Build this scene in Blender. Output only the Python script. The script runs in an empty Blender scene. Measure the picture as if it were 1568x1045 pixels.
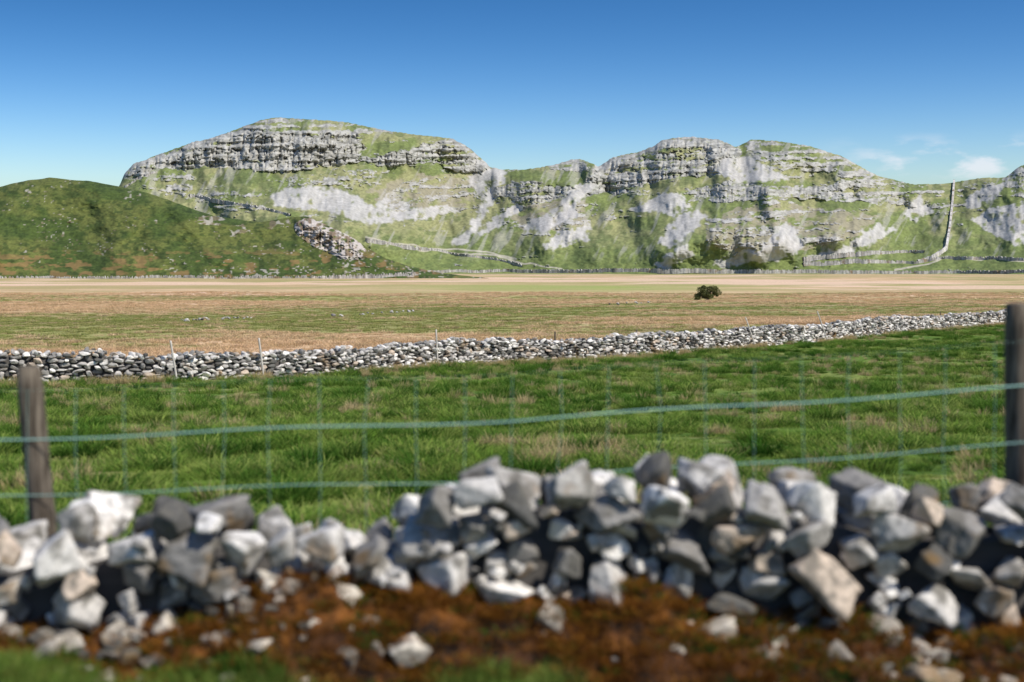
import bpy, math, random
import numpy as np
from mathutils import Vector, Matrix, noise as mnoise
random.seed(5); rng=np.random.default_rng(11)
scene=bpy.context.scene
# ---------------------------------------------------------------- survey helpers
F=2178.0; PITCH=math.atan(122.5/F); CT,ST=math.cos(PITCH),math.sin(PITCH)
def ray(u,v):
    X=(np.asarray(u,float)-784)/F; Y=-(np.asarray(v,float)-522.5)/F
    d=CT+Y*ST
    return X/d, (-ST+Y*CT)/d
def P(u,v,D):
    x,z=ray(u,v); return x*D, D+0*x, z*D
# ---------------------------------------------------------------- noise
def _h(ix,iy,seed):
    n=(ix.astype(np.int64)*374761393+iy.astype(np.int64)*668265263+seed*974711)&0xffffffff
    n=((n^(n>>13))*1274126177)&0xffffffff
    n=(n^(n>>16))&0xffffffff
    n=((n^(n>>15))*2246822519)&0xffffffff
    return ((n^(n>>13))&0xffffff)/float(0xffffff)
def vn(x,y,seed=0):
    x,y=np.broadcast_arrays(np.asarray(x,float),np.asarray(y,float))
    xi=np.floor(x);yi=np.floor(y);fx=x-xi;fy=y-yi
    fx=fx*fx*fx*(fx*(fx*6-15)+10);fy=fy*fy*fy*(fy*(fy*6-15)+10)
    a=_h(xi,yi,seed);b=_h(xi+1,yi,seed);c=_h(xi,yi+1,seed);d=_h(xi+1,yi+1,seed)
    return (a*(1-fx)+b*fx)*(1-fy)+(c*(1-fx)+d*fx)*fy
def fbm(x,y,o=4,seed=0):
    s=0;a=.5;t=0
    for i in range(o):
        s=s+a*vn(x*2**i+i*17.3,y*2**i+i*9.1,seed+i);t+=a;a*=.5
    return s/t
def sst(a,b,x): 
    t=np.clip((x-a)/(b-a),0,1);return t*t*(3-2*t)
def inpoly(u,v,poly):
    res=np.zeros(u.shape,bool);n=len(poly);j=n-1
    for i in range(n):
        xi,yi=poly[i];xj,yj=poly[j]
        if yi!=yj:
            c=((yi>v)!=(yj>v))&(u<(xj-xi)*(v-yi)/(yj-yi)+xi);res^=c
        j=i
    return res
def soften(m,n):
    for _ in range(n):
        p=np.pad(m,1,'edge');m=(p[:-2,1:-1]+p[2:,1:-1]+p[1:-1,:-2]+p[1:-1,2:]+2*m)/6
    return m
def pdist(u,v,pl):
    d=np.full(u.shape,1e9)
    for (x0,y0),(x1,y1) in zip(pl[:-1],pl[1:]):
        L2=(x1-x0)**2+(y1-y0)**2;t=np.clip(((u-x0)*(x1-x0)+(v-y0)*(y1-y0))/L2,0,1)
        d=np.minimum(d,np.hypot(u-x0-t*(x1-x0),v-y0-t*(y1-y0)))
    return d
def mixc(a,b,t): return a*(1-t[...,None])+b*t[...,None]
C=lambda *c: np.array(c,float)
# ---------------------------------------------------------------- materials
def new_mat(name):
    m=bpy.data.materials.new(name);m.use_nodes=True;nt=m.node_tree;nt.nodes.clear()
    out=nt.nodes.new('ShaderNodeOutputMaterial');b=nt.nodes.new('ShaderNodeBsdfPrincipled')
    b.inputs['Roughness'].default_value=.9;b.inputs['Specular IOR Level'].default_value=.15
    nt.links.new(b.outputs[0],out.inputs[0]);return m,nt,b,out
def attr_mat(name,scale,lo,hi,bump=0.3,bdist=.02,detail=6,scale2=None,rough=.9):
    m,nt,b,out=new_mat(name);N=nt.nodes;L=nt.links
    b.inputs['Roughness'].default_value=rough
    at=N.new('ShaderNodeAttribute');at.attribute_name='Col'
    geo=N.new('ShaderNodeNewGeometry')
    no=N.new('ShaderNodeTexNoise');no.inputs['Scale'].default_value=scale;no.inputs['Detail'].default_value=detail;no.inputs['Roughness'].default_value=.65
    L.new(geo.outputs['Position'],no.inputs['Vector'])
    mr=N.new('ShaderNodeMapRange');mr.inputs[1].default_value=.3;mr.inputs[2].default_value=.7;mr.inputs[3].default_value=lo;mr.inputs[4].default_value=hi
    L.new(no.outputs[0],mr.inputs[0])
    mx=N.new('ShaderNodeVectorMath');mx.operation='SCALE';L.new(at.outputs['Color'],mx.inputs[0]);L.new(mr.outputs[0],mx.inputs['Scale'])
    L.new(mx.outputs[0],b.inputs['Base Color'])
    bp=N.new('ShaderNodeBump');bp.inputs['Strength'].default_value=bump;bp.inputs['Distance'].default_value=bdist
    L.new(no.outputs[0],bp.inputs['Height']);L.new(bp.outputs[0],b.inputs['Normal'])
    return m
def mesh_obj(name,verts,faces,mat=None,col=None,smooth=True,link=True):
    me=bpy.data.meshes.new(name)
    verts=np.asarray(verts,np.float32);faces=np.asarray(faces,np.int32)
    k=faces.shape[1]
    me.vertices.add(len(verts));me.vertices.foreach_set('co',verts.ravel())
    me.loops.add(faces.size);me.loops.foreach_set('vertex_index',faces.ravel())
    me.polygons.add(len(faces));me.polygons.foreach_set('loop_start',np.arange(0,faces.size,k,dtype=np.int32))
    me.polygons.foreach_set('loop_total',np.full(len(faces),k,np.int32))
    me.update(calc_edges=True);me.validate()
    me.polygons.foreach_set('use_smooth',np.full(len(me.polygons),smooth))
    if col is not None:
        a=me.color_attributes.new('Col','FLOAT_COLOR','POINT')
        c=np.ones((len(verts),4),np.float32);c[:,:3]=col;a.data.foreach_set('color',c.ravel())
    if mat: me.materials.append(mat)
    ob=bpy.data.objects.new(name,me)
    if link: scene.collection.objects.link(ob)
    return ob
def gridfaces(nr,nc,flip=False):
    i=np.arange(nr-1)[:,None]*nc+np.arange(nc-1)[None,:]
    f=np.stack([i,i+1,i+nc+1,i+nc],-1).reshape(-1,4)
    return f[:,::-1] if flip else f
# ---------------------------------------------------------------- ground
KY=[-400,-60,0,7,9,12,59,80,104,135,200,300,500,1000,9000]
KZ=[-1.4,-1.4,-1.65,-2.3,-2.6,-2.85,-5.05,-5.7,-5.9,-6.03,-6.6,-7.4,-8.3,-9,-9]
def gz(x,y):
    b=np.interp(y,KY,KZ)
    n=(fbm(x*.25,y*.25,3,3)-.5)*.16*sst(11,16,y)+(fbm(x*1.1,y*1.1,2,9)-.5)*.09*sst(11,16,y)*(1-sst(120,200,y))
    n=n+(fbm(x*.03,y*.03,3,5)-.5)*.9*sst(110,200,y)
    return b+n
WU=[-700,-300,0,270,400,600,740,980,1160,1270,1400,1530,1700,2100]
WV=[604,596,589,585,578,568,558,546,530,523,509,498,486,470]
def wall_dist(v):
    ys=np.linspace(30,400,3000);vs=400-np.interp(ys,KY,KZ)/ys*F*1.0
    return np.interp(-np.asarray(v,float),-vs,ys)
WD=wall_dist(WV)
def wall_y_at(x,y):
    u=784+x/np.maximum(y,1)*F
    return np.interp(u,WU,WD)
def drycolor(x,y):
    g1=C(.12,.195,.028);g2=C(.21,.255,.06);g3=C(.05,.10,.014)
    st1=C(.68,.47,.29);st2=C(.52,.36,.19);ol=C(.31,.30,.10);br=C(.27,.185,.095)
    n=fbm(x*.22,y*.22,4,21);n2=fbm(x*.9,y*.9,3,22)
    near=mixc(mixc(g1+0*n[...,None],g2,sst(.5,.7,n)),g3,sst(.46,.64,n2)*.75)
    near=mixc(near,C(.38,.30,.13),sst(.62,.74,fbm(x*.35,y*.8,3,29))*.6)
    s=fbm(x*.016+3,y*.028,4,31);s2=fbm(x*.06,y*.14,4,32);s3=fbm(x*.03,y*.011+.4,3,33);s4=fbm(x*.008,y*.022,4,35)
    far=mixc(st1+0*s[...,None],st2,sst(.40,.64,s2))
    far=mixc(far,ol,np.clip(sst(.49,.58,s)*.75+sst(.56,.68,s3)*.35,0,.92))
    mid=np.exp(-((y-190)/55)**2)*sst(-60,-10,x)+.5*np.exp(-((y-150)/40)**2)*sst(-15,-45,x)
    far=mixc(far,C(.21,.25,.07),np.clip(mid*(.2+1.1*s2),0,.9))
    far=mixc(far,br,np.clip(sst(.56,.68,s2*.5+s*.5)*sst(450,200,y),0,.7))
    far=mixc(far,C(.72,.51,.36),sst(.50,.60,s4)*sst(230,330,y)*.85)
    far=mixc(far,C(.44,.33,.17),sst(.50,.42,s4)*sst(250,400,y)*.5)
    gp=1.2*np.exp(-(((x-15)/48)**2+((y-430)/80)**2))+.8*np.exp(-(((x+10)/80)**2+((y-265)/20)**2))
    far=mixc(far,C(.33,.36,.11),np.clip(gp*(.3+1.1*s2),0,1))
    wy=wall_y_at(x,y)
    far=mixc(far,C(.22,.24,.08),sst(900,1000,y)*.9)
    m=sst(-1.5,2,y-wy+(n2-.5)*4)
    return mixc(near,far,m),m
sx=np.linspace(-6.2,6.2,760);gx=15*np.sinh(sx)
sy=np.linspace(-2.2,6.75,860);gy=15*np.sinh(sy)
X,Y=np.meshgrid(gx,gy);Z=gz(X,Y)
col,_=drycolor(X,Y)
col[Y<11]=C(.09,.13,.03)
M_ground=attr_mat('grass_ground',3.0,.6,1.35,.6,.06,8)
mesh_obj('ground',np.stack([X,Y,Z],-1).reshape(-1,3),gridfaces(*X.shape),M_ground,col.reshape(-1,3))
# ---------------------------------------------------------------- hills
def tab(t): a=np.array(t,float);return a[:,0],a[:,1]
SKY=[(-700,340),(100,335),(175,300),(184,282),(190,268),(205,251),(240,238),(290,220),(330,210),(370,195),(400,184),(420,180),(470,183),(530,187),(590,200),(640,207),(690,212),(712,222),(735,241),(750,256),(770,260),(800,260),(825,257),(855,251),(875,244),(890,244),(905,250),(918,256),(940,240),(960,236),(975,234),(1000,225),(1012,215),(1050,209),(1100,214),(1127,226),(1150,214),(1190,216),(1240,224),(1290,240),(1330,262),(1345,270),(1400,283),(1450,281),(1500,273),(1540,272),(1560,256),(1580,247),(1650,228),(1900,205),(2400,240)]
CLIFF=[
 ([(188,275),(192,262),(205,250),(245,238),(300,218),(350,203),(400,190),(470,192),(540,200),(560,228),(545,245),(520,252),(470,262),(420,265),(360,258),(310,257),(270,264),(240,255),(215,272)],.84),
 ([(370,195),(420,178),(540,184),(600,200),(545,206),(470,205)],.56),
 ([(530,247),(600,236),(650,220),(700,212),(735,232),(750,252),(742,268),(700,264),(660,250),(600,254)],.74),
 ([(590,292),(650,270),(720,275),(755,282),(740,310),(690,325),(600,335),(560,315)],.42),
 ([(190,285),(245,262),(300,270),(290,300),(230,290)],.46),
 ([(280,300),(330,292),(400,298),(410,330),(340,325)],.46),
 ([(440,268),(520,258),(600,262),(590,280),(520,285),(440,282)],.36),
 ([(758,290),(790,277),(850,280),(885,292),(850,312),(800,318),(765,312)],.68),
 ([(835,252),(855,246),(880,241),(905,248),(905,262),(850,262)],.60),
 ([(775,320),(830,315),(870,300),(920,310),(900,350),(830,365),(760,350)],.40),
 ([(888,290),(905,265),(930,238),(985,233),(1015,215),(1060,208),(1110,213),(1140,235),(1130,262),(1080,272),(1020,272),(960,294),(900,300)],.70),
 ([(1140,216),(1200,215),(1260,226),(1320,253),(1400,280),(1420,300),(1350,300),(1250,284),(1180,275),(1150,240)],.50),
 ([(1050,290),(1120,278),(1200,283),(1300,290),(1390,300),(1405,318),(1300,308),(1200,304),(1120,308),(1060,312)],.62),
 ([(1080,335),(1180,308),(1260,318),(1340,330),(1320,360),(1230,380),(1130,390),(1085,370)],.42),
 ([(930,300),(1010,285),(1060,300),(1000,330),(930,340)],.34),
 ([(1400,290),(1450,280),(1530,275),(1520,300),(1450,330),(1410,320)],.42),
 ([(1530,280),(1560,255),(1700,225),(1900,205),(1900,300),(1600,320),(1560,300)],.58)]
SCREE=[
 [(413,299),(430,292),(450,287),(500,286),(530,294),(548,300),(562,312),(590,324),(640,318),(690,316),(705,325),(655,334),(600,343),(560,344),(520,328),(460,320),(418,316)],
 [(590,300),(600,296),(585,330),(565,335)],
 [(713,270),(760,256),(770,262),(748,282),(740,302),(728,292)],
 [(768,257),(778,262),(748,320),(724,365),(702,380),(692,372),(714,355),(735,320)],
 [(730,352),(790,312),(802,316),(770,342),(735,364)],
 [(804,345),(850,318),(875,288),(925,276),(895,302),(875,335),(830,359),(808,362)],
 [(828,379),(860,356),(908,343),(898,367),(850,384)],
 [(968,324),(1005,296),(1042,295),(1056,316),(1032,333),(1010,324)],
 [(1010,372),(1028,338),(1062,320),(1084,330),(1054,358),(1025,383)],
 [(1100,243),(1150,240),(1188,262),(1210,275),(1130,280),(1096,264)],
 [(1152,396),(1197,340),(1217,348),(1236,380),(1200,399),(1160,403)],
 [(1236,395),(1290,378),(1340,343),(1377,351),(1330,376),(1290,393)],
 [(1380,324),(1410,298),(1430,325),(1400,340)],
 [(1000,406),(1050,374),(1062,390),(1020,413)],[(1090,405),(1150,381),(1166,396),(1120,411)],
 [(1478,300),(1510,288),(1540,276),(1532,299),(1500,316),(1486,322)],
 [(1484,337),(1530,316),(1568,306),(1640,298),(1640,380),(1550,374),(1512,354)]]
TRACKS=[[(560,362),(600,372),(650,380),(700,388),(760,392),(800,402),(860,412)],[(640,384),(700,380),(740,386),(790,396)],[(1568,398),(1450,395),(1420,404),(1370,412)]]
def build_hill(name,u0,u1,nu,sky,vb,D0f,rows,paint,back=(150,-40)):
    u=np.linspace(u0,u1,nu)
    su,sv=tab(sky)
    vs=np.interp(u,su,sv)
    k=np.array([1,2,3,2,1.])/9;vs=np.convolve(np.pad(vs,2,'edge'),k,'valid')
    t=np.linspace(0,1,rows)
    U=np.repeat(u[None,:],rows,0);V=vb+(vs[None,:]-vb)*t[:,None]
    slope,rel,colr,vj=paint(U,V)
    top=np.clip((V-vs[None,:])/16,0,1)
    slope=slope+(1-top)**2*5
    V=V+vj*t[:,None]
    dv=-(np.diff(V,axis=0));
    D=np.cumsum(np.vstack([np.zeros((1,nu)),slope[1:]*dv]),0)+D0f(u)[None,:]+rel
    x,y,z=P(U,V,D)
    nb=14
    bx,bz=ray(U[-1],V[-1])
    pts=[np.stack([x,y,z],-1)]
    for i in range(1,nb+1):
        q=i/nb;Dd=D[-1]+back[0]*q*3
        zz=z[-1]-(z[-1]+12)*(q**1.6)
        pts.append(np.stack([bx*Dd,Dd,zz],-1)[None])
    G=np.concatenate(pts,0);cc=np.concatenate([colr]+[np.repeat(colr[-1:],nb,0)],0)
    ob=mesh_obj(name,G.reshape(-1,3),gridfaces(*G.shape[:2]),M_hill,cc.reshape(-1,3))
    return dict(u=u,V=V,D=D)
M_hill=attr_mat('hillside',.22,.80,1.2,.4,.8,8)
def paint_main(U,V):
    ju=(fbm(U*.07,V*.09,3,41)-.5)*22;jv=(fbm(U*.07,V*.11,3,42)-.5)*13
    u=U+ju;v=V+jv
    dens=.05+.15*sst(395,300,V)
    dens=dens*(.3+1.2*fbm(U*.02,V*.03,3,77))
    for p,d in CLIFF: dens=np.where(inpoly(u,v,p),d,dens)
    cl=soften(sst(.45,.80,dens),2)
    strata=vn(U*.014+.8*fbm(U*.02,V*.02,2,4),(V+U*.03+5*fbm(U*.01,V*0,2,8))*.21,51)
    n=.48*fbm(U*.10,V*.28,4,52)+.35*strata+.17*vn(U*.42,V*.5,53)
    rock=sst(-.055,.055,dens*.62+.165-n)
    sc=np.zeros(U.shape)
    ju2=(fbm(U*.06,V*.10,4,61)-.5)*17
    for p in SCREE: sc=np.maximum(sc,inpoly(U+ju2+(vn(U*.4,V*.12,6)-.5)*5,V+ju2*.35+(fbm(U*.25,V*.08,2,5)-.5)*8,p).astype(float))
    sc*=sst(.26,.38,fbm(U*.12,V*.10,4,63))
    sc=soften(sc,2)
    rock=rock*(1-sc)
    stre=sst(.60,.74,fbm((U+V*.5)*.11,V*.03,3,66))*.45*sst(405,380,V)
    gA=C(.165,.20,.066);gB=C(.285,.275,.135);gC=C(.10,.135,.046)  # grass tones lightened, distance haze put into the colour
    n1=fbm(U*.018,V*.035,4,71);n2=fbm(U*.09,V*.14,3,72)
    yel=np.clip(sst(.38,.58,n1)*.8+.25*(n2>.55),0,1)*sst(405,340,V)
    g=mixc(mixc(gA+0*U[...,None],gB,yel),gC,sst(.48,.68,n2)*.65)
    g=g*(.80+.40*vn(U*.35,V*.5,74))[...,None]
    brown=np.zeros(U.shape)
    for p in ([(1080,335),(1180,308),(1260,318),(1345,330),(1320,362),(1230,382),(1130,392),(1085,372)],[(560,290),(650,265),(740,275),(720,320),(600,335)],[(780,320),(900,305),(900,350),(800,360)]):
        brown=np.maximum(brown,inpoly(u,v,p)*.8)
    g=mixc(g,C(.30,.265,.19),brown*sst(.3,.55,n2))
    rk=C(.45,.435,.41);rd=C(.27,.26,.24)  # rock tones also raised in place of aerial haze
    rc=mixc(rk+0*U[...,None],rd,sst(.40,.64,fbm(U*.2,V*.35,3,81))*.85)
    rc=rc*(1-.35*(sst(.62,.72,vn(U*.03,(V+U*.03)*.45,84))*cl))[...,None]
    c=mixc(g,rc,rock*.88)
    c=mixc(c,C(.40,.38,.34)+0*c,stre*(1-sc))
    scn=fbm(U*.22,V*.12,4,83)
    c=mixc(c,C(.46,.44,.415)*(.74+.5*scn[...,None]),sc*.9)
    for tr in TRACKS:
        c=mixc(c,C(.46,.42,.34)+0*c,sst(1.9,.6,pdist(U+(vn(U*.2,V*.2,7)-.5)*3,V+(vn(U*.06,V*.05,9)-.5)*5,tr))*.8)
    slope=1.6*(1-cl)+.75*cl
    low=sst(430,360,V)
    rel=low*(fbm(U*.013,V*.010,3,91)-.5)*80*(1-.3*cl)+low*(fbm(U*.045,V*.03,3,92)-.5)*21
    rel=rel+low*34*np.exp(-((U-(740+(254-V)*.45))/48)**2)
    for uc,am,wd in ((914,17,20),(1128,14,16),(1345,16,30),(1452,12,24)): rel=rel+low*am*np.exp(-((U-uc-(V-230)*.35)/wd)**2)
    # the two hills are domes: their flanks fall back from a nearer middle
    rel=rel-low*85*np.exp(-((U-450)/190)**2)-low*80*np.exp(-((U-1160)/150)**2)
    rel=rel-low*22*np.exp(-((U-1290)/50)**2)-low*22*np.exp(-((U-1180)/45)**2)-low*20*np.exp(-((U-830)/45)**2)-low*20*np.exp(-((U-1040)/50)**2)
    gate=sst(.1,.6,rock)
    crack=np.abs(vn(U*.22+V*.02,V*.055,93)-.5)*2
    rel=rel+gate*(cl*(4.4*(strata-.5)*2+5.4*sst(.25,0.0,crack)+3.0*(fbm(U*.22,V*.3,3,94)-.5)*2)-(1-cl)*1.3)
    rel=rel-rock*vn(U*.6,V*.7,95)*1.4-(vn(U*.3,V*.4,98))*.8
    vj=(fbm(U*.09,V*0,3,96)-.5)*3.5*cl
    vj=vj+(vn(U*.33,V*0,97)-.5)*1.2
    return slope,rel,c,vj
hm=build_hill('limestone_hills',-650,2200,2250,SKY,430,lambda u:985+60*np.exp(-((u-760)/150)**2)-60*sst(1450,1600,u),330,paint_main)
GS=[(-900,330),(-300,305),(0,286),(40,277),(75,272),(130,277),(190,287),(240,300),(290,319),(330,332),(400,341),(440,333),(470,331),(500,345),(535,362),(560,378),(590,396),(630,409),(680,420),(760,428),(900,431)]
def paint_green(U,V):
    j=(fbm(U*.08,V*.1,3,141)-.5)*14
    n1=fbm(U*.02,V*.04,4,142);n2=fbm(U*.12,V*.2,3,143)
    c=mixc(C(.060,.088,.020)+0*U[...,None],C(.115,.13,.033),sst(.4,.65,n1))
    c=mixc(c,C(.035,.056,.014),sst(.5,.68,n2)*.7)
    c=c*(.75+.5*vn(U*.4,V*.6,144))[...,None]
    org=sst(.55,.66,fbm(U*.06,V*.16,3,145))*sst(375,400,V)*.8
    c=mixc(c,C(.22,.14,.055),org)
    out=inpoly(U+j,V+j*.6,[(450,338),(478,332),(505,345),(545,362),(562,385),(552,402),(520,395),(480,378),(455,360)]).astype(float)*sst(.3,.4,fbm(U*.2,V*.3,3,146))
    out2=np.zeros(U.shape)
    for p in ([(350,345),(372,342),(378,356),(355,362)],[(405,345),(440,335),(445,345),(410,352)],[(300,335),(340,330),(350,345),(310,345)]):
        out2=np.maximum(out2,inpoly(U+j,V+j*.5,p)*.6)
    spk=sst(.78,.85,vn(U*.28,V*.45,147)*.6+.4*fbm(U*.03,V*.05,2,148)+.14*sst(340,410,V)*sst(200,420,U))
    r=np.clip(np.maximum(out,np.maximum(out2*sst(.4,.5,n2),spk*.6)),0,1)
    rc=mixc(C(.48,.43,.38)+0*U[...,None],C(.2,.15,.10),sst(.46,.62,fbm(U*.16,V*.2,3,149)))
    c=mixc(c,rc,r)
    low=sst(432,400,V)
    rel=low*((fbm(U*.010,V*.010,3,151)-.5)*60+(fbm(U*.07,V*.09,3,152)-.5)*7)-r*2*vn(U*.4,V*.5,153)+out*6*(fbm(U*.15,V*.2,3,154)-.5)
    slope=1.25+0*U-.6*out
    vj=(fbm(U*.05,V*0,3,156)-.5)*2.2
    return slope,rel,c,vj
hg=build_hill('grassy_hill',-880,880,1200,GS,434,lambda u:690+0*u,180,paint_green,(70,0))
# ---------------------------------------------------------------- rocks
def ico(sub):
    import bmesh
    bm=bmesh.new();bmesh.ops.create_icosphere(bm,subdivisions=sub,radius=1)
    v=np.array([q.co[:] for q in bm.verts]);f=np.array([[q.index for q in p.verts] for p in bm.faces]);bm.free();return v,f
def rock_variants(sub,n,p=16,seed=0,rough=.05):
    r=np.random.default_rng(seed);v,f=ico(sub);out=[]
    for k in range(n):
        m=r.integers(5,10);nn=r.normal(size=(m,3));nn/=np.linalg.norm(nn,axis=1)[:,None]
        ax=np.array([[1,0,0],[-1,0,0],[0,1,0],[0,-1,0],[0,0,1],[0,0,-1.]])+r.normal(size=(6,3))*.3
        ax/=np.linalg.norm(ax,axis=1)[:,None]
        nn=np.vstack([nn,ax]);d=np.concatenate([r.uniform(.68,1.15,m),r.uniform(.58,.88,6)])
        q=np.maximum(v@nn.T,0)/d
        rad=(q**p).sum(1)**(-1/p)
        w=v*rad[:,None]
        if rough: 
            w*= (1+rough*(np.array([mnoise.noise(Vector(a*2.3)+Vector((k*5,0,0))) for a in v])+.5*np.array([mnoise.noise(Vector(a*5.3)+Vector((k*5,3,0))) for a in v])))[:,None]
        w/=np.abs(w).max(0);out.append(w)
    return out,f
def rotm(a,b,c): 
    return np.array((Matrix.Rotation(a,3,'Z')@Matrix.Rotation(b,3,'Y')@Matrix.Rotation(c,3,'X')))
def stone_color(n,dark=0.):
    base=np.array([[.82,.775,.71],[.60,.565,.52],[.42,.395,.36],[.26,.245,.225],[.58,.47,.37],[.12,.115,.105]])
    p=np.array([.32,.22,.16,.12+.05*dark,.09,.09+.04*dark]);k=rng.choice(6,n,p=p/p.sum());return base[k]*rng.uniform(.85,1.08,(n,1))
class Rocks:
    def __init__(s,var,f): s.var=var;s.f=f;s.V=[];s.Fc=[];s.C=[];s.n=0
    def add(s,pos,size,R,col):
        w=s.var[rng.integers(len(s.var))]
        p=(w*np.asarray(size)*.5)@R.T+np.asarray(pos)
        s.V.append(p);s.Fc.append(s.f+s.n);s.C.append(np.repeat(np.asarray(col)[None],len(p),0));s.n+=len(p)
    def make(s,name,mat,smooth=True):
        return mesh_obj(name,np.concatenate(s.V),np.concatenate(s.Fc),mat,np.concatenate(s.C),smooth)
def pack(L,top,base,wr,hr,tries=40,keep=.88,fails=250,small=.5):
    dx=.02;n=int(L/dx);H=np.array([float(base(i*dx)) for i in range(n)]);T=np.array([float(top(i*dx)) for i in range(n)]);out=[];fl=0;B0=H.copy()
    while fl<fails:
        w=rng.uniform(*wr);h=rng.uniform(*hr);w=max(w,h*.95)
        k=max(2,int(w/dx));st=rng.integers(0,n-k,tries)
        best=None
        for a in st:
            seg=H[a:a+k];sp=.62*seg.max()+.38*seg.mean();ov=sp-T[a+k//2]
            if best is None or ov<best[0]: best=(ov,a,sp,seg)
        ov,a,sp,seg=best
        rel_=np.clip((sp-B0[a+k//2])/max(.1,T[a+k//2]-B0[a+k//2]),0,1)
        f_=small+(1-small)*rel_ if rng.random()<.65 else 1.0
        if f_<.99:
            k2=max(2,int(k*f_));a=a+int(rng.integers(0,k-k2+1));k=k2;w*=f_;h*=f_;seg=H[a:a+k];sp=.62*seg.max()+.38*seg.mean();ov=sp-T[a+k//2]
        if ov+h*.75>0: fl+=1;continue
        tilt=math.atan2(seg[-max(1,k//3):].mean()-seg[:max(1,k//3)].mean(),w*.7)
        out.append(((a+k/2)*dx,sp+h*.45,w,h,-tilt*.7+rng.normal()*.2))
        prof=1-np.abs(np.linspace(-1,1,k))**3*.3
        H[a:a+k]=np.maximum(H[a:a+k],sp+h*keep*prof)
    return out
def stone_mat(name,sc,bump,bd,lich=.75,lt=.51):
    m=attr_mat(name,sc,.6,1.2,bump,bd,8)
    nt=m.node_tree;N=nt.nodes;L=nt.links;b=next(q for q in N if q.type=='BSDF_PRINCIPLED')
    src=b.inputs['Base Color'].links[0].from_socket
    geo=N.new('ShaderNodeNewGeometry');n2=N.new('ShaderNodeTexNoise');n2.inputs['Scale'].default_value=sc*.35;n2.inputs['Detail'].default_value=5
    L.new(geo.outputs['Position'],n2.inputs['Vector'])
    mr=N.new('ShaderNodeMapRange');mr.inputs[1].default_value=lt;mr.inputs[2].default_value=lt+.11;mr.inputs[3].default_value=0;mr.inputs[4].default_value=lich
    L.new(n2.outputs[0],mr.inputs[0])
    mx=N.new('ShaderNodeMix');mx.data_type='RGBA';L.new(mr.outputs[0],mx.inputs[0]);L.new(src,mx.inputs[6]);mx.inputs[7].default_value=(.13,.12,.10,1)
    n3=N.new('ShaderNodeTexNoise');n3.inputs['Scale'].default_value=sc*.16;n3.inputs['Detail'].default_value=6;L.new(geo.outputs['Position'],n3.inputs['Vector'])
    m3=N.new('ShaderNodeMapRange');m3.inputs[1].default_value=.60;m3.inputs[2].default_value=.68;m3.inputs[3].default_value=0;m3.inputs[4].default_value=.7;L.new(n3.outputs[0],m3.inputs[0])
    mx2=N.new('ShaderNodeMix');mx2.data_type='RGBA';L.new(m3.outputs[0],mx2.inputs[0]);L.new(mx.outputs[2],mx2.inputs[6]);mx2.inputs[7].default_value=(.19,.11,.035,1)
    L.new(mx2.outputs[2],b.inputs['Base Color']);return m
M_near=stone_mat('limestone',20,.7,.016,.8,.51);M_far=stone_mat('limestone_weathered',6,.4,.03,.45)
# near wall -------------------------------------------------------
NY=8.0
tu,tv=tab([(-500,800),(0,800),(50,820),(85,790),(120,765),(180,795),(230,764),(320,764),(400,797),(440,787),(490,792),(540,805),(620,775),(680,735),(720,712),(780,704),(830,722),(900,708),(1000,707),(1080,718),(1160,724),(1240,716),(1290,745),(1330,735),(1400,752),(1450,768),(1500,752),(1568,742),(2100,740)])
bu,bv=tab([(-500,960),(0,960),(60,950),(180,960),(350,940),(420,872),(500,885),(560,915),(640,890),(740,915),(880,925),(1000,895),(1080,930),(1180,950),(1300,930),(1400,970),(1568,965),(2100,965)])
X0=-5.5
def ztop(s):
    u=784+(X0+s)/NY*F;return ray(0,np.interp(u,tu,tv))[1]*NY
def zbank(s):
    u=784+(X0+s)/NY*F;return ray(0,np.interp(u,bu,bv))[1]*(NY-.15)
nv,nf=rock_variants(4,22,60,3,.08)
R=Rocks(nv,nf)
for (off,dz,wr,hr,fl) in ((-.17,-.03,(.18,.40),(.14,.28),260),(.14,-.01,(.2,.42),(.17,.28),160),(.40,-.06,(.2,.40),(.16,.27),90)):
    for (s,z,w,h,ti) in pack(11,lambda s:ztop(s)+dz,lambda s:zbank(s)-.05+rng.uniform(-.04,.04),wr,hr,50,.94,fl):
        d=min(.34,w*rng.uniform(.8,1.2))
        R.add((X0+s,NY+off+rng.normal()*.05,z),(w*1.03,d,h*1.08),rotm(rng.normal()*.45,ti,rng.normal()*.3),stone_color(1,.7)[0])
for i in range(220):
    s=rng.uniform(.1,10.9);a=zbank(s);b=ztop(s)-.18;w=rng.uniform(.04,.11)
    R.add((X0+s,NY-.2+rng.normal()*.05,rng.uniform(a,b)),(w*1.2,w,w*.8),rotm(*rng.uniform(-1,1,3)),stone_color(1)[0])
def bank_z(x,y):
    top=zbank(x-X0)-.02
    g=gz(x,y)-.03
    t=sst(7.0,7.78,y)*(1-sst(8.5,9.0,y))
    return g+(np.maximum(top,g)-g)*t**.8
for i in range(620):
    x=rng.uniform(-5.2,5.2);u=784+x/7.5*F
    wgt=.2+.7*(u<560)*(u>60)+.6*(u>1130)
    if rng.random()>wgt: continue
    y=7.2+.57*rng.random()**.5;w=rng.choice([.04,.07,.10,.16],p=[.3,.35,.23,.12])*rng.uniform(.8,1.25)
    z=float(bank_z(np.array(x),np.array(y)))
    c=stone_color(1)[0]*C(1,.94,.84)*rng.uniform(.6,1)
    R.add((x,y-.01,z-.01),(w*1.25,w,w*.85),rotm(*rng.uniform(-.6,.6,3)),c)
near=R.make('dry_stone_wall',M_near)
bxs=np.linspace(-5.6,5.6,900);bys=np.linspace(6.85,9.1,170)
BX,BY=np.meshgrid(bxs,bys);BZ=bank_z(BX,BY)
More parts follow.
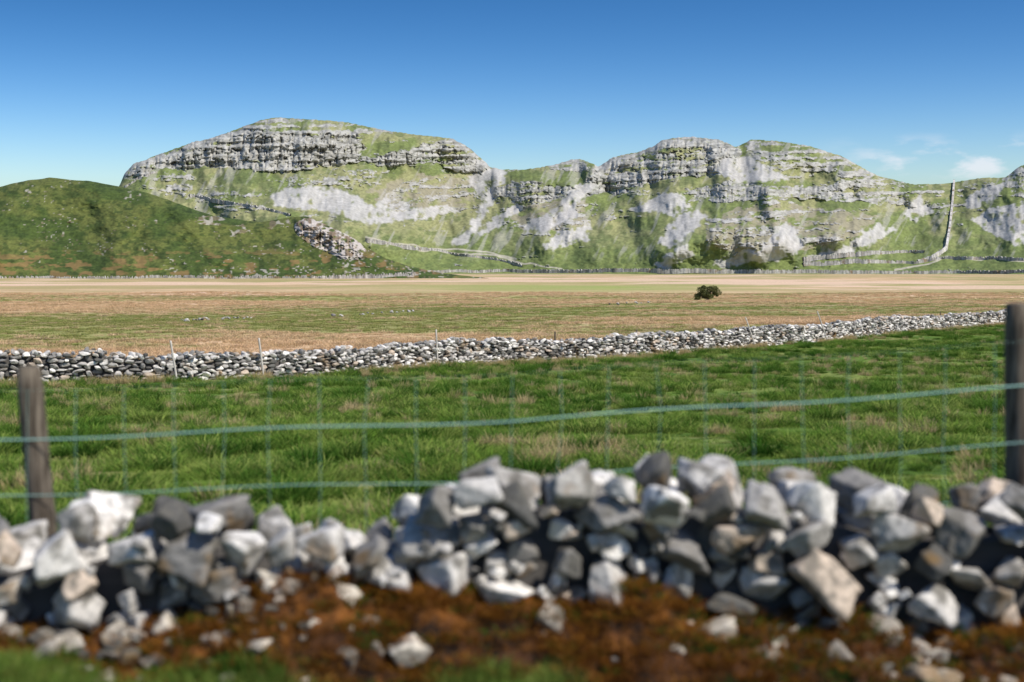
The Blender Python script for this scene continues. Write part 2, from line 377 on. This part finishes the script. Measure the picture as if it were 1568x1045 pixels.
zb=(fbm(BX*3,BY*3,4,201)-.5)*.22+(fbm(BX*14,BY*14,3,202)-.5)*.11
m=sst(6.9,7.15,BY)*(1-sst(8.85,9.1,BY))
BZ=BZ+zb*m;BYd=BY-(fbm(BX*6,BZ*6+9,3,203)-.5)*.12*m
n1=fbm(BX*2.2,BY*5,4,204);n2=fbm(BX*9,BY*9,3,205);n3=fbm(BX*1.1+4,BY*2,3,206)
bc=mixc(C(.07,.03,.013)+0*BX[...,None],C(.19,.072,.016),sst(.44,.64,n1))
bc=mixc(bc,C(.36,.19,.025),sst(.62,.76,n1*.6+n2*.4)*.85)
bc=mixc(bc,C(.020,.013,.009),sst(.46,.62,n2)*.88)
bu_=784+BX/7.4*F
gr=sst(.52,.66,n3+.25*sst(7.3,7.0,BY)-.14+.2*np.exp(-((bu_-60)/160)**2))
bc=mixc(bc,C(.10,.12,.03),gr*sst(7.45,7.1,BY)*.85)
M_bank=attr_mat('peat_and_moss',40,.45,1.6,.8,.02,8)
mesh_obj('earth_bank',np.stack([BX,BYd,BZ],-1).reshape(-1,3),gridfaces(*BX.shape),M_bank,bc.reshape(-1,3))
# field wall -------------------------------------------------------
wpu=np.linspace(-650,2050,400);wpd=np.interp(wpu,WU,WD)
kk=np.ones(25)/25;wpd=np.convolve(np.pad(wpd,12,'edge'),kk,'valid')
wx=(wpu-784)/F*wpd;wy=wpd;seg=np.hypot(np.diff(wx),np.diff(wy));cs=np.concatenate([[0],np.cumsum(seg)]);LW=cs[-1]
fv,ff=rock_variants(2,18,40,8,0)
R=Rocks(fv,ff)
ss=np.arange(0,LW,.05);hh=1.27+.4*(fbm(ss*.12,0*ss,3,301)-.5)+.25*(vn(ss*.9,0*ss,302)-.5)
def wpos(s): return np.interp(s,cs,wx),np.interp(s,cs,wy)
def pack_fast(L,wr,hr,htop):
    out=[]
    lev=np.zeros(len(ss))
    for c in range(18):
        s=rng.uniform(0,.2);l0=lev.copy()
        while s<L-.7:
            w=rng.uniform(*wr);h=rng.uniform(*hr);i=int(s/.05);j=min(len(ss)-1,int((s+w)/.05)+1)
            b=.6*l0[i:j].max()+.4*l0[i:j].mean()
            if b<htop[i:j].mean()-h*.5:
                out.append((s+w/2,b+h/2,w,h));lev[i:j]=b+h*.92
            s+=w*.95
    return out
for off,q in ((-.30,0),(.30,1)):
    for (s,z,w,h) in pack_fast(LW,(.15,.55),(.09,.25),hh):
        px,py=wpos(s);qx,qy=wpos(s+.3);ang=math.atan2(qy-py,qx-px)
        nx,ny=-math.sin(ang),math.cos(ang)
        o=off*(1-.35*z/1.3)+rng.normal()*.06
        g=float(gz(np.array(px),np.array(py)))
        R.add((px+nx*o,py+ny*o,g-.05+z),(w*1.02,.34,h*1.02),rotm(ang+rng.normal()*.25,rng.normal()*.2,rng.normal()*.25),stone_color(1)[0])
for s in np.arange(.2,LW-.5,.26):
    px,py=wpos(s);qx,qy=wpos(s+.3);ang=math.atan2(qy-py,qx-px);g=float(gz(np.array(px),np.array(py)))
    if rng.random()<.35: continue
    R.add((px,py,g+np.interp(s,ss,hh)-.04),(rng.uniform(.18,.4),.4,rng.uniform(.14,.28)),rotm(ang+rng.normal()*.3,rng.normal()*.5,rng.normal()*.2),stone_color(1)[0]*.95)
for i in range(120):
    s=rng.uniform(0,LW-.5);px,py=wpos(s);o=rng.uniform(.6,1.4)*(1 if rng.random()<.4 else -1);w=rng.uniform(.1,.28)
    x,y=px+.3*o,py+o;R.add((x,y,float(gz(np.array(x),np.array(y)))+w*.2),(w*1.3,w,w*.8),rotm(*rng.uniform(-1,1,3)),stone_color(1)[0])
fw=R.make('dry_stone_wall',M_far,False)
M_core,nt,b,_=new_mat('light_block_core')  # dark filler added inside the walls to block light and keep gaps black
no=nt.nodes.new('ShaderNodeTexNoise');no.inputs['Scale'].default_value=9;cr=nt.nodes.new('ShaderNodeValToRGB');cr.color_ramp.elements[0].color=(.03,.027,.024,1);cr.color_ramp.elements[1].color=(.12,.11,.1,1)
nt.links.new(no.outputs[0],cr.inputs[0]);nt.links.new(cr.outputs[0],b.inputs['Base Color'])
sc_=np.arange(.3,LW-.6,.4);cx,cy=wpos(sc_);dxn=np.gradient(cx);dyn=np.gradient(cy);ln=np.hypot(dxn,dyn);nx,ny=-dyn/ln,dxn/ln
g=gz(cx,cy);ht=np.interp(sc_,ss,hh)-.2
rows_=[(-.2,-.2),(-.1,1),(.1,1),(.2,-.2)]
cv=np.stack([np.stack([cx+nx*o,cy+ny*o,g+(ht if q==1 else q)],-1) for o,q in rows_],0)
core=mesh_obj('light_block_core',cv.reshape(-1,3),gridfaces(4,len(sc_)),M_core)
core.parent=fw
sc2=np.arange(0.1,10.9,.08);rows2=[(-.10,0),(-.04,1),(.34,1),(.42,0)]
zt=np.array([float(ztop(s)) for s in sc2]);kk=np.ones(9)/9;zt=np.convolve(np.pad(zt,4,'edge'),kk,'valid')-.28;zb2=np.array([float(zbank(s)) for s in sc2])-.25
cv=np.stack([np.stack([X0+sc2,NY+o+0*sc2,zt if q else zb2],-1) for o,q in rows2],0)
c2=mesh_obj('light_block_core',cv.reshape(-1,3),gridfaces(4,len(sc2)),M_core);c2.parent=near  # same added light-blocking filler inside the near wall
# ---------------------------------------------------------------- distant walls
def hillD(h,u,v):
    i=int(np.clip(np.searchsorted(h['u'],u),0,len(h['u'])-1));c=h['V'][:,i];return float(np.interp(-v,-c,h['D'][:,i]))
def ground_D(v,u):
    ys=np.linspace(100,1500,3000);vs=400-gz((u-784)/F*ys,ys)/ys*F
    return float(ys[np.argmin(np.abs(vs-v))])
M_dw=stone_mat('distant_limestone',.8,.3,.2,.4)
def far_wall(pts,h,hg_=1.5,wd=1.0,gap=0.,bright=.8):
    pts=np.array(pts,float);L=np.hypot(*np.diff(pts,axis=0).T);cum=np.concatenate([[0],np.cumsum(L)])
    n=int(cum[-1]/1.3)+2;q=np.linspace(0,cum[-1],n);uu=np.interp(q,cum,pts[:,0]);vv=np.interp(q,cum,pts[:,1])
    vv=vv+(fbm(uu*.03,0*uu,2,int(pts[0,0])+900)-.5)*3
    pp=np.array([[float(a) for a in P(u,v,hillD(h,u,v)-2)] for u,v in zip(uu,vv)])
    for k_ in range(2): pp[1:-1]=(pp[:-2]+pp[1:-1]*2+pp[2:])/4
    tx=np.gradient(pp[:,0]);ty=np.gradient(pp[:,1]);ln=np.hypot(tx,ty)+1e-6;tx/=ln;ty/=ln
    px,py=-ty,tx
    vs=[]
    for i,(x,y,z) in enumerate(pp):
        hh_=hg_*rng.uniform(.75,1.15)*(0.1 if rng.random()<gap else 1);w=wd*.5
        vs.append([(x-px[i]*w,y-py[i]*w,z-2.0),(x-px[i]*w*.7,y-py[i]*w*.7,z+hh_),(x+px[i]*w*.7,y+py[i]*w*.7,z+hh_*.97),(x+px[i]*w,y+py[i]*w,z-2.0)])
    V_=np.array(vs).transpose(1,0,2);cc=np.repeat((.5*stone_color(V_.shape[1],.3)+.5*C(.5,.48,.45))[None]*bright,4,0)
    return mesh_obj('dry_stone_wall',V_.reshape(-1,3),gridfaces(4,V_.shape[1]),M_dw,cc.reshape(-1,3),False)
far_wall([(1461,278),(1459,305),(1455,345),(1449,382),(1428,396),(1405,402)],hm,2.0,2.0,0,1.1)
far_wall([(1415,386),(1330,388),(1230,396)],hm,1.4,1.4,.15)
far_wall([(1230,404),(1300,400),(1400,404),(1450,395),(1568,398)],hm,1.5,1.4,.15)
far_wall([(560,368),(620,378),(690,388),(760,398),(800,407)],hm,1.3,1.3,.2)
far_wall([(620,417),(800,415),(1000,414),(1200,416),(1400,418),(1700,417)],hm,1.4,1.6,.1)
far_wall([(-200,428),(120,427),(300,426),(450,426),(560,424),(640,420)],hg,1.2,1.3,.3)
far_wall([(190,288),(215,272),(240,264)],hm,1.2,1.2,.15)
far_wall([(290,300),(400,318),(445,330)],hm,1.3,1.4,.2)
# ---------------------------------------------------------------- vegetation
def blade_mat(name,ca,cb,tr=.35):
    m=bpy.data.materials.new(name);m.use_nodes=True;nt=m.node_tree;nt.nodes.clear();N=nt.nodes;L=nt.links
    out=N.new('ShaderNodeOutputMaterial');df=N.new('ShaderNodeBsdfDiffuse');tl=N.new('ShaderNodeBsdfTranslucent');mx=N.new('ShaderNodeMixShader');mx.inputs[0].default_value=tr
    at=N.new('ShaderNodeAttribute');at.attribute_name='Col';oi=N.new('ShaderNodeObjectInfo')
    cr=N.new('ShaderNodeMix');cr.data_type='RGBA';cr.inputs[6].default_value=(*ca,1);cr.inputs[7].default_value=(*cb,1);L.new(oi.outputs['Random'],cr.inputs[0])
    mu=N.new('ShaderNodeMix');mu.data_type='RGBA';mu.blend_type='MULTIPLY';mu.inputs[0].default_value=1;L.new(cr.outputs[2],mu.inputs[6]);L.new(at.outputs['Color'],mu.inputs[7])
    L.new(mu.outputs[2],df.inputs[0]);L.new(mu.outputs[2],tl.inputs[0]);L.new(df.outputs[0],mx.inputs[1]);L.new(tl.outputs[0],mx.inputs[2]);L.new(mx.outputs[0],out.inputs[0]);return m
def tuft(name,mat,nb,rad,hmin,hmax,wid,lean,seed):
    r=np.random.default_rng(seed);V=[];Fa=[];Cc=[]
    for i in range(nb):
        a=r.uniform(0,6.283);d=rad*math.sqrt(r.random());bx_,by_=d*math.cos(a),d*math.sin(a)
        h=r.uniform(hmin,hmax)*(1-.4*d/rad);la=a+r.normal()*.7;ln=lean*h*r.uniform(.2,1.2);fa=r.uniform(0,3.14);w=wid*r.uniform(.6,1.3)
        cx_,cy_=math.cos(fa)*w/2,math.sin(fa)*w/2;n0=len(V);t_=r.uniform(.7,1.3)
        for k,(tt,ww) in enumerate(((0,1),(.5,.8),(1,.12))):
            ox=bx_+math.cos(la)*ln*tt**1.8;oy=by_+math.sin(la)*ln*tt**1.8;oz=h*(tt-.12*lean*tt**3)
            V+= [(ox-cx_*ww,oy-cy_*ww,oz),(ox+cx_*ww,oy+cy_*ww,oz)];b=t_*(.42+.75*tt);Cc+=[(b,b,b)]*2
        Fa+=[(n0,n0+1,n0+3,n0+2),(n0+2,n0+3,n0+5,n0+4)]
    return mesh_obj(name,V,Fa,mat,np.array(Cc),False,False)
def scatter(name,coll,pts,rotz,scl):
    me=bpy.data.meshes.new(name);me.vertices.add(len(pts));me.vertices.foreach_set('co',np.asarray(pts,np.float32).ravel())
    a=me.attributes.new('rot','FLOAT_VECTOR','POINT');rr=np.zeros((len(pts),3),np.float32);rr[:,2]=rotz
    a.data.foreach_set('vector',rr.ravel())
    a=me.attributes.new('scl','FLOAT_VECTOR','POINT');a.data.foreach_set('vector',np.asarray(scl,np.float32).ravel())
    ob=bpy.data.objects.new(name,me);scene.collection.objects.link(ob)
    ng=bpy.data.node_groups.new(name,'GeometryNodeTree');ng.interface.new_socket('Geometry',in_out='INPUT',socket_type='NodeSocketGeometry');ng.interface.new_socket('Geometry',in_out='OUTPUT',socket_type='NodeSocketGeometry')
    N=ng.nodes;L=ng.links;gi=N.new('NodeGroupInput');go=N.new('NodeGroupOutput');ip=N.new('GeometryNodeInstanceOnPoints')
    ci=N.new('GeometryNodeCollectionInfo');ci.inputs['Collection'].default_value=coll;ci.inputs['Separate Children'].default_value=True;ci.inputs['Reset Children'].default_value=True
    ra=N.new('GeometryNodeInputNamedAttribute');ra.data_type='FLOAT_VECTOR';ra.inputs['Name'].default_value='rot'
    sa=N.new('GeometryNodeInputNamedAttribute');sa.data_type='FLOAT_VECTOR';sa.inputs['Name'].default_value='scl'
    L.new(gi.outputs[0],ip.inputs['Points']);L.new(ci.outputs[0],ip.inputs['Instance']);ip.inputs['Pick Instance'].default_value=True
    L.new(ra.outputs[0],ip.inputs['Rotation']);L.new(sa.outputs[0],ip.inputs['Scale']);L.new(ip.outputs[0],go.inputs[0])
    md=ob.modifiers.new('scatter','NODES');md.node_group=ng;return ob
M_g=blade_mat('grass_blades',(.14,.25,.032),(.33,.38,.10));M_gd=blade_mat('dark_grass_blades',(.045,.12,.015),(.11,.20,.032));M_s=blade_mat('straw_blades',(.66,.49,.27),(.50,.40,.19));M_r=blade_mat('rust_blades',(.24,.09,.02),(.38,.17,.03))
M_m=blade_mat('moor_blades',(.80,.57,.36),(.56,.40,.21))
def coll(name,obs):
    c=bpy.data.collections.new(name)
    for o in obs:c.objects.link(o)
    return c
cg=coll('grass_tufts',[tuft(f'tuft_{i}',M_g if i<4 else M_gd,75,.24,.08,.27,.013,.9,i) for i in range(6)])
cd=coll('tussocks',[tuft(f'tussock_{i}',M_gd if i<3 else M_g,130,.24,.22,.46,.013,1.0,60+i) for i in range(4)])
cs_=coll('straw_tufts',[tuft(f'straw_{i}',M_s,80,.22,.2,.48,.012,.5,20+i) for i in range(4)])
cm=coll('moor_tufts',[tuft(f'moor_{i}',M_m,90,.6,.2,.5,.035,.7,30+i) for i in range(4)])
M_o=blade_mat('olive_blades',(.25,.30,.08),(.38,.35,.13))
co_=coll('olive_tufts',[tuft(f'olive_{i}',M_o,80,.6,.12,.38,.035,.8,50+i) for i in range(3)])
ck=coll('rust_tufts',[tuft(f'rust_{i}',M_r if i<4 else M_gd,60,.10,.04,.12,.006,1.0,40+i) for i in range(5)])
def sample(n,y0,y1,spread=.46,pw=1.0):
    y=np.sqrt(rng.uniform(y0**2,y1**2,n)) if pw==1 else y0+(y1-y0)*rng.random(n)
    x=rng.uniform(-spread,spread,n)*y;return x,y
x1,y1=sample(14000,11,42,.5);x2,y2=sample(32000,42,140,.5);x=np.r_[x1,x2];y=np.r_[y1,y2]
wyy=wall_y_at(x,y);k=(y<wyy-.35);x,y,wyy=x[k],y[k],wyy[k]
nn=fbm(x*.7,y*.7,3,401);strw=fbm(x*.5+7,y*.5,3,402)+.22*np.exp(-((wyy-y)/2.5)**2)+.05*np.exp(-((wyy-y)/9)**2)
isst=(strw>.71)&(rng.random(len(x))<.5)
g=~isst;sc=(.4+1.0*sst(.4,.7,nn))*rng.uniform(.7,1.25,len(x))
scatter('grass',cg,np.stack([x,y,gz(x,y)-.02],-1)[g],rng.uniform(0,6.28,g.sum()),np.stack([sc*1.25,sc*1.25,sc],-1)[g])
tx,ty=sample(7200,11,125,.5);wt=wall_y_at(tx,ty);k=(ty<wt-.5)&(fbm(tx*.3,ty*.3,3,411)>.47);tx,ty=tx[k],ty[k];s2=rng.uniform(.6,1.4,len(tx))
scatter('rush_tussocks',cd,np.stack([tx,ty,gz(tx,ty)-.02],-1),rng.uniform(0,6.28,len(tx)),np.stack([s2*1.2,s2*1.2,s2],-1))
xs_,ys_=x[isst],y[isst];s1=rng.uniform(.5,1.0,len(xs_))
ex=rng.uniform(0,LW-1,1500);px,py=wpos(ex);oo=-rng.uniform(.4,2.4,1500);keep=vn(ex*.35,0*ex,404)>.40;px,py=px[keep],(py+oo)[keep]
lx,ly=sample(1000,13,85);kq=ly<wall_y_at(lx,ly)-1;lx,ly=lx[kq],ly[kq]
ax_=np.r_[xs_,px,lx];ay_=np.r_[ys_,py,ly];s1=np.r_[s1,rng.uniform(.6,1.3,len(px)),rng.uniform(.4,1.0,len(lx))]
scatter('dry_grass',cs_,np.stack([ax_,ay_,gz(ax_,ay_)-.02],-1),rng.uniform(0,6.28,len(ax_)),np.stack([s1,s1,s1],-1))
mx_,my_=sample(52000,56,340,.5,0)
wyy=wall_y_at(mx_,my_);k=my_>wyy+.8;mx_,my_=mx_[k],my_[k]
gc,_=drycolor(mx_,my_);dry=np.clip((gc[:,0]-.29)*5,.04,1);k=rng.random(len(mx_))<dry
ox_,oy_=mx_[~k],my_[~k];mx_,my_=mx_[k],my_[k]
s1=rng.uniform(.4,1.1,len(mx_))*(.7+.6*vn(mx_*.2,my_*.2,420))
scatter('moor_grass',cm,np.stack([mx_,my_,gz(mx_,my_)-.05],-1),rng.uniform(0,6.28,len(mx_)),np.stack([s1*1.4,s1*1.1,s1*.9],-1))
s1=rng.uniform(.4,1.1,len(ox_))
scatter('moor_grass',co_,np.stack([ox_,oy_,gz(ox_,oy_)-.05],-1),rng.uniform(0,6.28,len(ox_)),np.stack([s1*1.4,s1*1.1,s1*.8],-1))
n=5200;fx=rng.uniform(-4.5,4.5,n);fy=rng.uniform(6.6,7.5,n)
uf=784+fx/7.2*F
wq=fbm(fx*1.3,fy*1.5,3,410)+.22*np.exp(-((uf-60)/130)**2)+.06*np.exp(-((uf-590)/120)**2)+.08*sst(1250,1400,uf)-.40*sst(7.05,7.5,fy)
kf=wq>.40;fx,fy,wq=fx[kf],fy[kf],wq[kf]
sc=.7+1.6*np.clip(wq-.4,0,.35);fz=np.maximum(gz(fx,fy),bank_z(fx,fy)+(fbm(fx*3,fy*3,4,201)-.5)*.22*sst(6.9,7.15,fy))
scatter('foreground_grass',cg,np.stack([fx,fy,fz-.03],-1),rng.uniform(0,6.28,len(fx)),np.stack([sc*.45,sc*.45,sc*.85],-1))
n=2200;fx=rng.uniform(-4.5,4.5,n);fy=rng.uniform(7.1,7.85,n);zz=bank_z(fx,fy)+(fbm(fx*3,fy*3,4,201)-.5)*.22
s1=rng.uniform(.5,1.2,n)
scatter('bank_moss',ck,np.stack([fx,fy,zz],-1),rng.uniform(0,6.28,n),np.stack([s1,s1,s1*.8],-1))
def leafcloud(name,cx,cy,w,h,mat_leaf,mat_wood,n=7500):
    z0=float(gz(np.array(cx),np.array(cy)))
    par=bpy.data.objects.new(name,None);scene.collection.objects.link(par);par.location=(cx,cy,z0)
    cl_=[]
    for _ in range(34):
        a=rng.uniform(-1,1)*.42;hz=h*(1-(a*1.6)**2)*rng.uniform(.25,.85);cl_.append((a*w,rng.normal()*w*.18,max(hz,.3),rng.uniform(.10,.24)*w*.55))
    V=[];Cc=[]
    for i in range(n):
        q=cl_[rng.integers(len(cl_))];d=rng.normal(size=3);d/=np.linalg.norm(d);p=np.array(q[:3])+d*q[3]*rng.uniform(.55,1.2)*C(1,1,.85)
        if p[2]<.05:p[2]=rng.uniform(.05,.4)
        a=rng.normal(size=3);a/=np.linalg.norm(a);b_=np.cross(a,rng.normal(size=3));b_/=np.linalg.norm(b_);s=rng.uniform(.06,.15)
        V+=[p+a*s,p+b_*s*.6,p-a*s,p-b_*s*.6];t=rng.uniform(.6,1.5);Cc+=[(t,t,t)]*4
    lf=mesh_obj('leaves',V,np.arange(len(V)).reshape(-1,4),mat_leaf,np.array(Cc),False);lf.parent=par
    V=[];Fa=[]
    for i in range(9):
        q=cl_[i];p0=np.array((rng.normal()*.15,rng.normal()*.15,-.1));p2=np.array(q[:3]);p1=(p0+p2)/2+C(0,0,.2)
        for a_,b_,r0,r1 in ((p0,p1,.09,.06),(p1,p2,.06,.02)):
            n0=len(V)
            for e,rr in ((a_,r0),(b_,r1)):
                for k in range(6): V.append(e+np.array((math.cos(k*1.047)*rr,math.sin(k*1.047)*rr,0)))
            for k in range(6):Fa.append((n0+k,n0+(k+1)%6,n0+6+(k+1)%6,n0+6+k))
    st=mesh_obj('stems',V,Fa,mat_wood);st.parent=par
M_leaf=blade_mat('bush_leaves',(.12,.13,.05),(.12,.13,.05),.3)
def wood_mat(name,a,b_):
    m,nt,b,_=new_mat(name);N=nt.nodes;L=nt.links
    tc=N.new('ShaderNodeTexCoord');mp=N.new('ShaderNodeMapping');mp.inputs['Scale'].default_value=(30,30,2.2);no=N.new('ShaderNodeTexNoise');no.inputs['Scale'].default_value=1.5;no.inputs['Detail'].default_value=7
    cr=N.new('ShaderNodeValToRGB');cr.color_ramp.elements[0].position=.35;cr.color_ramp.elements[1].position=.68;cr.color_ramp.elements[0].color=(*a,1);cr.color_ramp.elements[1].color=(*b_,1)
    L.new(tc.outputs['Object'],mp.inputs[0]);L.new(mp.outputs[0],no.inputs['Vector']);L.new(no.outputs[0],cr.inputs[0]);L.new(cr.outputs[0],b.inputs['Base Color'])
    bp=N.new('ShaderNodeBump');bp.inputs['Strength'].default_value=.5;bp.inputs['Distance'].default_value=.01;L.new(no.outputs[0],bp.inputs['Height']);L.new(bp.outputs[0],b.inputs['Normal']);return m
M_wood=wood_mat('weathered_wood',(.05,.038,.028),(.20,.165,.125));M_pale=wood_mat('pale_wood',(.40,.36,.31),(.66,.62,.55))
bD=255.;bx_=(1085-784)/F*bD
leafcloud('bush',bx_,bD,4.9,3.2,M_leaf,M_wood)
# ---------------------------------------------------------------- posts
def post(name,p0,p1,r,mat,seg=14,flat=1.0):
    p0=np.array(p0,float);p1=np.array(p1,float);n=12;V=[];Fa=[];ax=p1-p0
    for i in range(n+1):
        t=i/n;c=p0+ax*t+C(.012*math.sin(t*5),.01*math.cos(t*4),0)*r*6
        for k in range(seg):
            a=k*2*math.pi/seg;rr=r*(1.06-.1*t)*(1+.05*math.sin(3*a+t*2)+.03*rng.normal())*(.9 if i==n else 1);V.append(c+C(math.cos(a)*rr,math.sin(a)*rr*flat,0))
    for i in range(n):
        for k in range(seg):Fa.append((i*seg+k,i*seg+(k+1)%seg,(i+1)*seg+(k+1)%seg,(i+1)*seg+k))
    b0=len(V);top=V[n*seg:(n+1)*seg];ctr=np.mean(top,0)
    for k in range(seg): V.append(ctr+(top[k]-ctr)*.75+C(0,0,r*.12))
    for k in range(seg):Fa.append((n*seg+k,n*seg+(k+1)%seg,b0+(k+1)%seg,b0+k))
    V.append(ctr+C(0,0,r*.16))
    for k in range(0,seg,2):Fa.append((b0+k,b0+k+1,b0+(k+2)%seg,len(V)-1))
    return mesh_obj(name,V,Fa,mat)
FYd=9.0
q=lambda u,v,D:np.array([float(a) for a in P(u,v,D)])
post('fence_post',q(70,900,FYd),q(46,563,FYd),.082,M_wood)
post('fence_post',q(1562,900,FYd),q(1562,467,FYd),.095,M_wood)
M_wire,nt,b,_=new_mat('galvanised_wire');b.inputs['Roughness'].default_value=.5;b.inputs['Metallic'].default_value=.2
no=nt.nodes.new('ShaderNodeTexNoise');no.inputs['Scale'].default_value=30;cr=nt.nodes.new('ShaderNodeValToRGB');cr.color_ramp.elements[0].color=(.24,.46,.40,1);cr.color_ramp.elements[1].color=(.42,.62,.55,1)
nt.links.new(no.outputs[0],cr.inputs[0]);nt.links.new(cr.outputs[0],b.inputs['Base Color'])
cu=bpy.data.curves.new('wire_netting','CURVE');cu.dimensions='3D';cu.bevel_depth=1;cu.bevel_resolution=1
def wire(pts,r):
    sp=cu.splines.new('POLY');sp.points.add(len(pts)-1)
    for i,p in enumerate(pts): sp.points[i].co=(*p,1);sp.points[i].radius=r
strands=[((-420,612),(784,572),(2000,500),.0005),((-420,690),(784,644),(2000,565),.0056),((-420,772),(784,735),(2000,650),.0036),((-420,850),(784,815),(2000,735),.002)]
def sv_(st,u): 
    (a,b_,c_,r)=st;return np.interp(u,[a[0],b_[0],c_[0]],[a[1],b_[1],c_[1]])+2.5*math.sin(u*.011)
for st in strands:
    wire([q(u,sv_(st,u),FYd-.1) for u in np.linspace(-420,2000,90)],st[3])
for u in np.arange(-400,2000,74.): 
    wire([q(u+rng.normal()*2,sv_(strands[0],u),FYd-.1),q(u+rng.normal()*3,sv_(strands[1],u),FYd-.106),q(u+rng.normal()*3,sv_(strands[2],u),FYd-.1),q(u,sv_(strands[3],u)+60,FYd-.1)],.0014)
cu.materials.append(M_wire);wo=bpy.data.objects.new('wire_netting',cu);scene.collection.objects.link(wo)
for (u,vt,vb,lean,off) in ((266,522,580,8,-.85),(400,518,574,6,-.8),(669,505,560,2,-.8),(1150,486,532,14,-.8),(1260,477,522,14,-.8),(975,505,540,0,.6),(850,508,540,0,.6),(1440,477,505,0,.6),(1532,478,505,2,.6)):
    D=float(np.interp(u,wpu,wpd))+off
    a=q(u+lean*.6,vb+4,D);b_=q(u-lean*.6,vt,D);post('fence_stake',a,b_,.045 if off<0 else .05,M_pale if off<0 else M_wood,8)
R=Rocks(fv,ff)
for (ua,va,ub,vb_,n) in ((275,493,385,488,26),(500,486,640,478,18),(930,468,1000,464,10)):
    for i in range(n):
        t=rng.random();u=ua+(ub-ua)*t;v=va+(vb_-va)*t;D=ground_D(v,u)+rng.normal()*1.2
        x=(u-784)/F*D;w=rng.uniform(.2,.45);zz=float(gz(np.array(x),np.array(D)));R.add((x,D,zz+rng.uniform(.05,.25)),(w*1.3,w,w*.8),rotm(*rng.uniform(-.6,.6,3)),stone_color(1)[0]*.7)
R.make('scattered_stones',M_far)
# ---------------------------------------------------------------- light, sky
SUN_AZ=126.0;SUN_EL=50.0
az=math.radians(SUN_AZ);el=math.radians(SUN_EL)
sd=Vector((math.sin(az)*math.cos(el),math.cos(az)*math.cos(el),math.sin(el)))
sl=bpy.data.lights.new('sun','SUN');sl.energy=5.0;sl.angle=math.radians(.5);sl.color=(1,.95,.87)
so=bpy.data.objects.new('sun',sl);scene.collection.objects.link(so);so.rotation_euler=sd.to_track_quat('Z','Y').to_euler();so.location=sd*100
w=bpy.data.worlds.new('World');scene.world=w;w.use_nodes=True;nt=w.node_tree;nt.nodes.clear();N=nt.nodes;L=nt.links
out=N.new('ShaderNodeOutputWorld');bg=N.new('ShaderNodeBackground');bg.inputs[1].default_value=.13
sk=N.new('ShaderNodeTexSky');sk.sky_type='NISHITA';sk.sun_disc=False;sk.sun_elevation=el;sk.sun_rotation=az;sk.air_density=1.0;sk.dust_density=1.0;sk.ozone_density=2.0;sk.altitude=300
tc=N.new('ShaderNodeTexCoord');sep=N.new('ShaderNodeSeparateXYZ');L.new(tc.outputs['Generated'],sep.inputs[0])
def mth(op,a,b_):
    n_=N.new('ShaderNodeMath');n_.operation=op
    for i,s_ in enumerate((a,b_)):
        if isinstance(s_,(int,float)): n_.inputs[i].default_value=s_
        else: L.new(s_,n_.inputs[i])
    return n_.outputs[0]
zz_=mth('ADD',mth('MULTIPLY',mth('MULTIPLY',sep.outputs['Z'],sep.outputs['Z']),11.),mth('MULTIPLY',sep.outputs['Z'],.42))
cb=N.new('ShaderNodeCombineXYZ');L.new(sep.outputs['X'],cb.inputs[0]);L.new(sep.outputs['Y'],cb.inputs[1]);L.new(zz_,cb.inputs[2])
nrm=N.new('ShaderNodeVectorMath');nrm.operation='NORMALIZE';L.new(cb.outputs[0],nrm.inputs[0]);L.new(nrm.outputs[0],sk.inputs[0])
hs=N.new('ShaderNodeHueSaturation');hs.inputs['Saturation'].default_value=1.36;L.new(sk.outputs[0],hs.inputs['Color'])
tn=N.new('ShaderNodeMix');tn.data_type='RGBA';tn.blend_type='MULTIPLY';tn.inputs[0].default_value=1;L.new(hs.outputs[0],tn.inputs[6]);tn.inputs[7].default_value=(1.0,1.06,1.12,1)
cn=N.new('ShaderNodeTexNoise');cn.inputs['Scale'].default_value=1.0;cn.inputs['Detail'].default_value=6;m2=N.new('ShaderNodeMapping');m2.inputs['Scale'].default_value=(26,26,75);L.new(tc.outputs['Generated'],m2.inputs[0]);L.new(m2.outputs[0],cn.inputs['Vector'])
def mr(src,a,b_,c_=0,d=1):
    n_=N.new('ShaderNodeMapRange');n_.interpolation_type='SMOOTHSTEP';L.new(src,n_.inputs[0]);n_.inputs[1].default_value=a;n_.inputs[2].default_value=b_;n_.inputs[3].default_value=c_;n_.inputs[4].default_value=d;return n_.outputs[0]
def mul(a,b_): return mth('MULTIPLY',a,b_)
f=mul(mul(mr(cn.outputs[0],.48,.66,0,.6),mr(sep.outputs['X'],.2,.28)),mul(mr(sep.outputs['Z'],.05,.062),mr(sep.outputs['Z'],.088,.070)))
mx=N.new('ShaderNodeMix');mx.data_type='RGBA';L.new(f,mx.inputs[0]);L.new(tn.outputs[2],mx.inputs[6]);mx.inputs[7].default_value=(7.4,7.2,7.6,1)
L.new(mx.outputs[2],bg.inputs[0]);L.new(bg.outputs[0],out.inputs[0])
# ---------------------------------------------------------------- camera
cam=bpy.data.cameras.new('camera');cam.lens=50;cam.sensor_width=36;cam.clip_end=20000;cam.clip_start=.1
cam.dof.use_dof=True;cam.dof.focus_distance=250;cam.dof.aperture_fstop=1.25
co=bpy.data.objects.new('camera',cam);scene.collection.objects.link(co);co.location=(0,0,0);co.rotation_euler=(math.pi/2-PITCH,0,0);scene.camera=co
scene.view_settings.view_transform='Standard';scene.view_settings.look='None';scene.view_settings.exposure=0
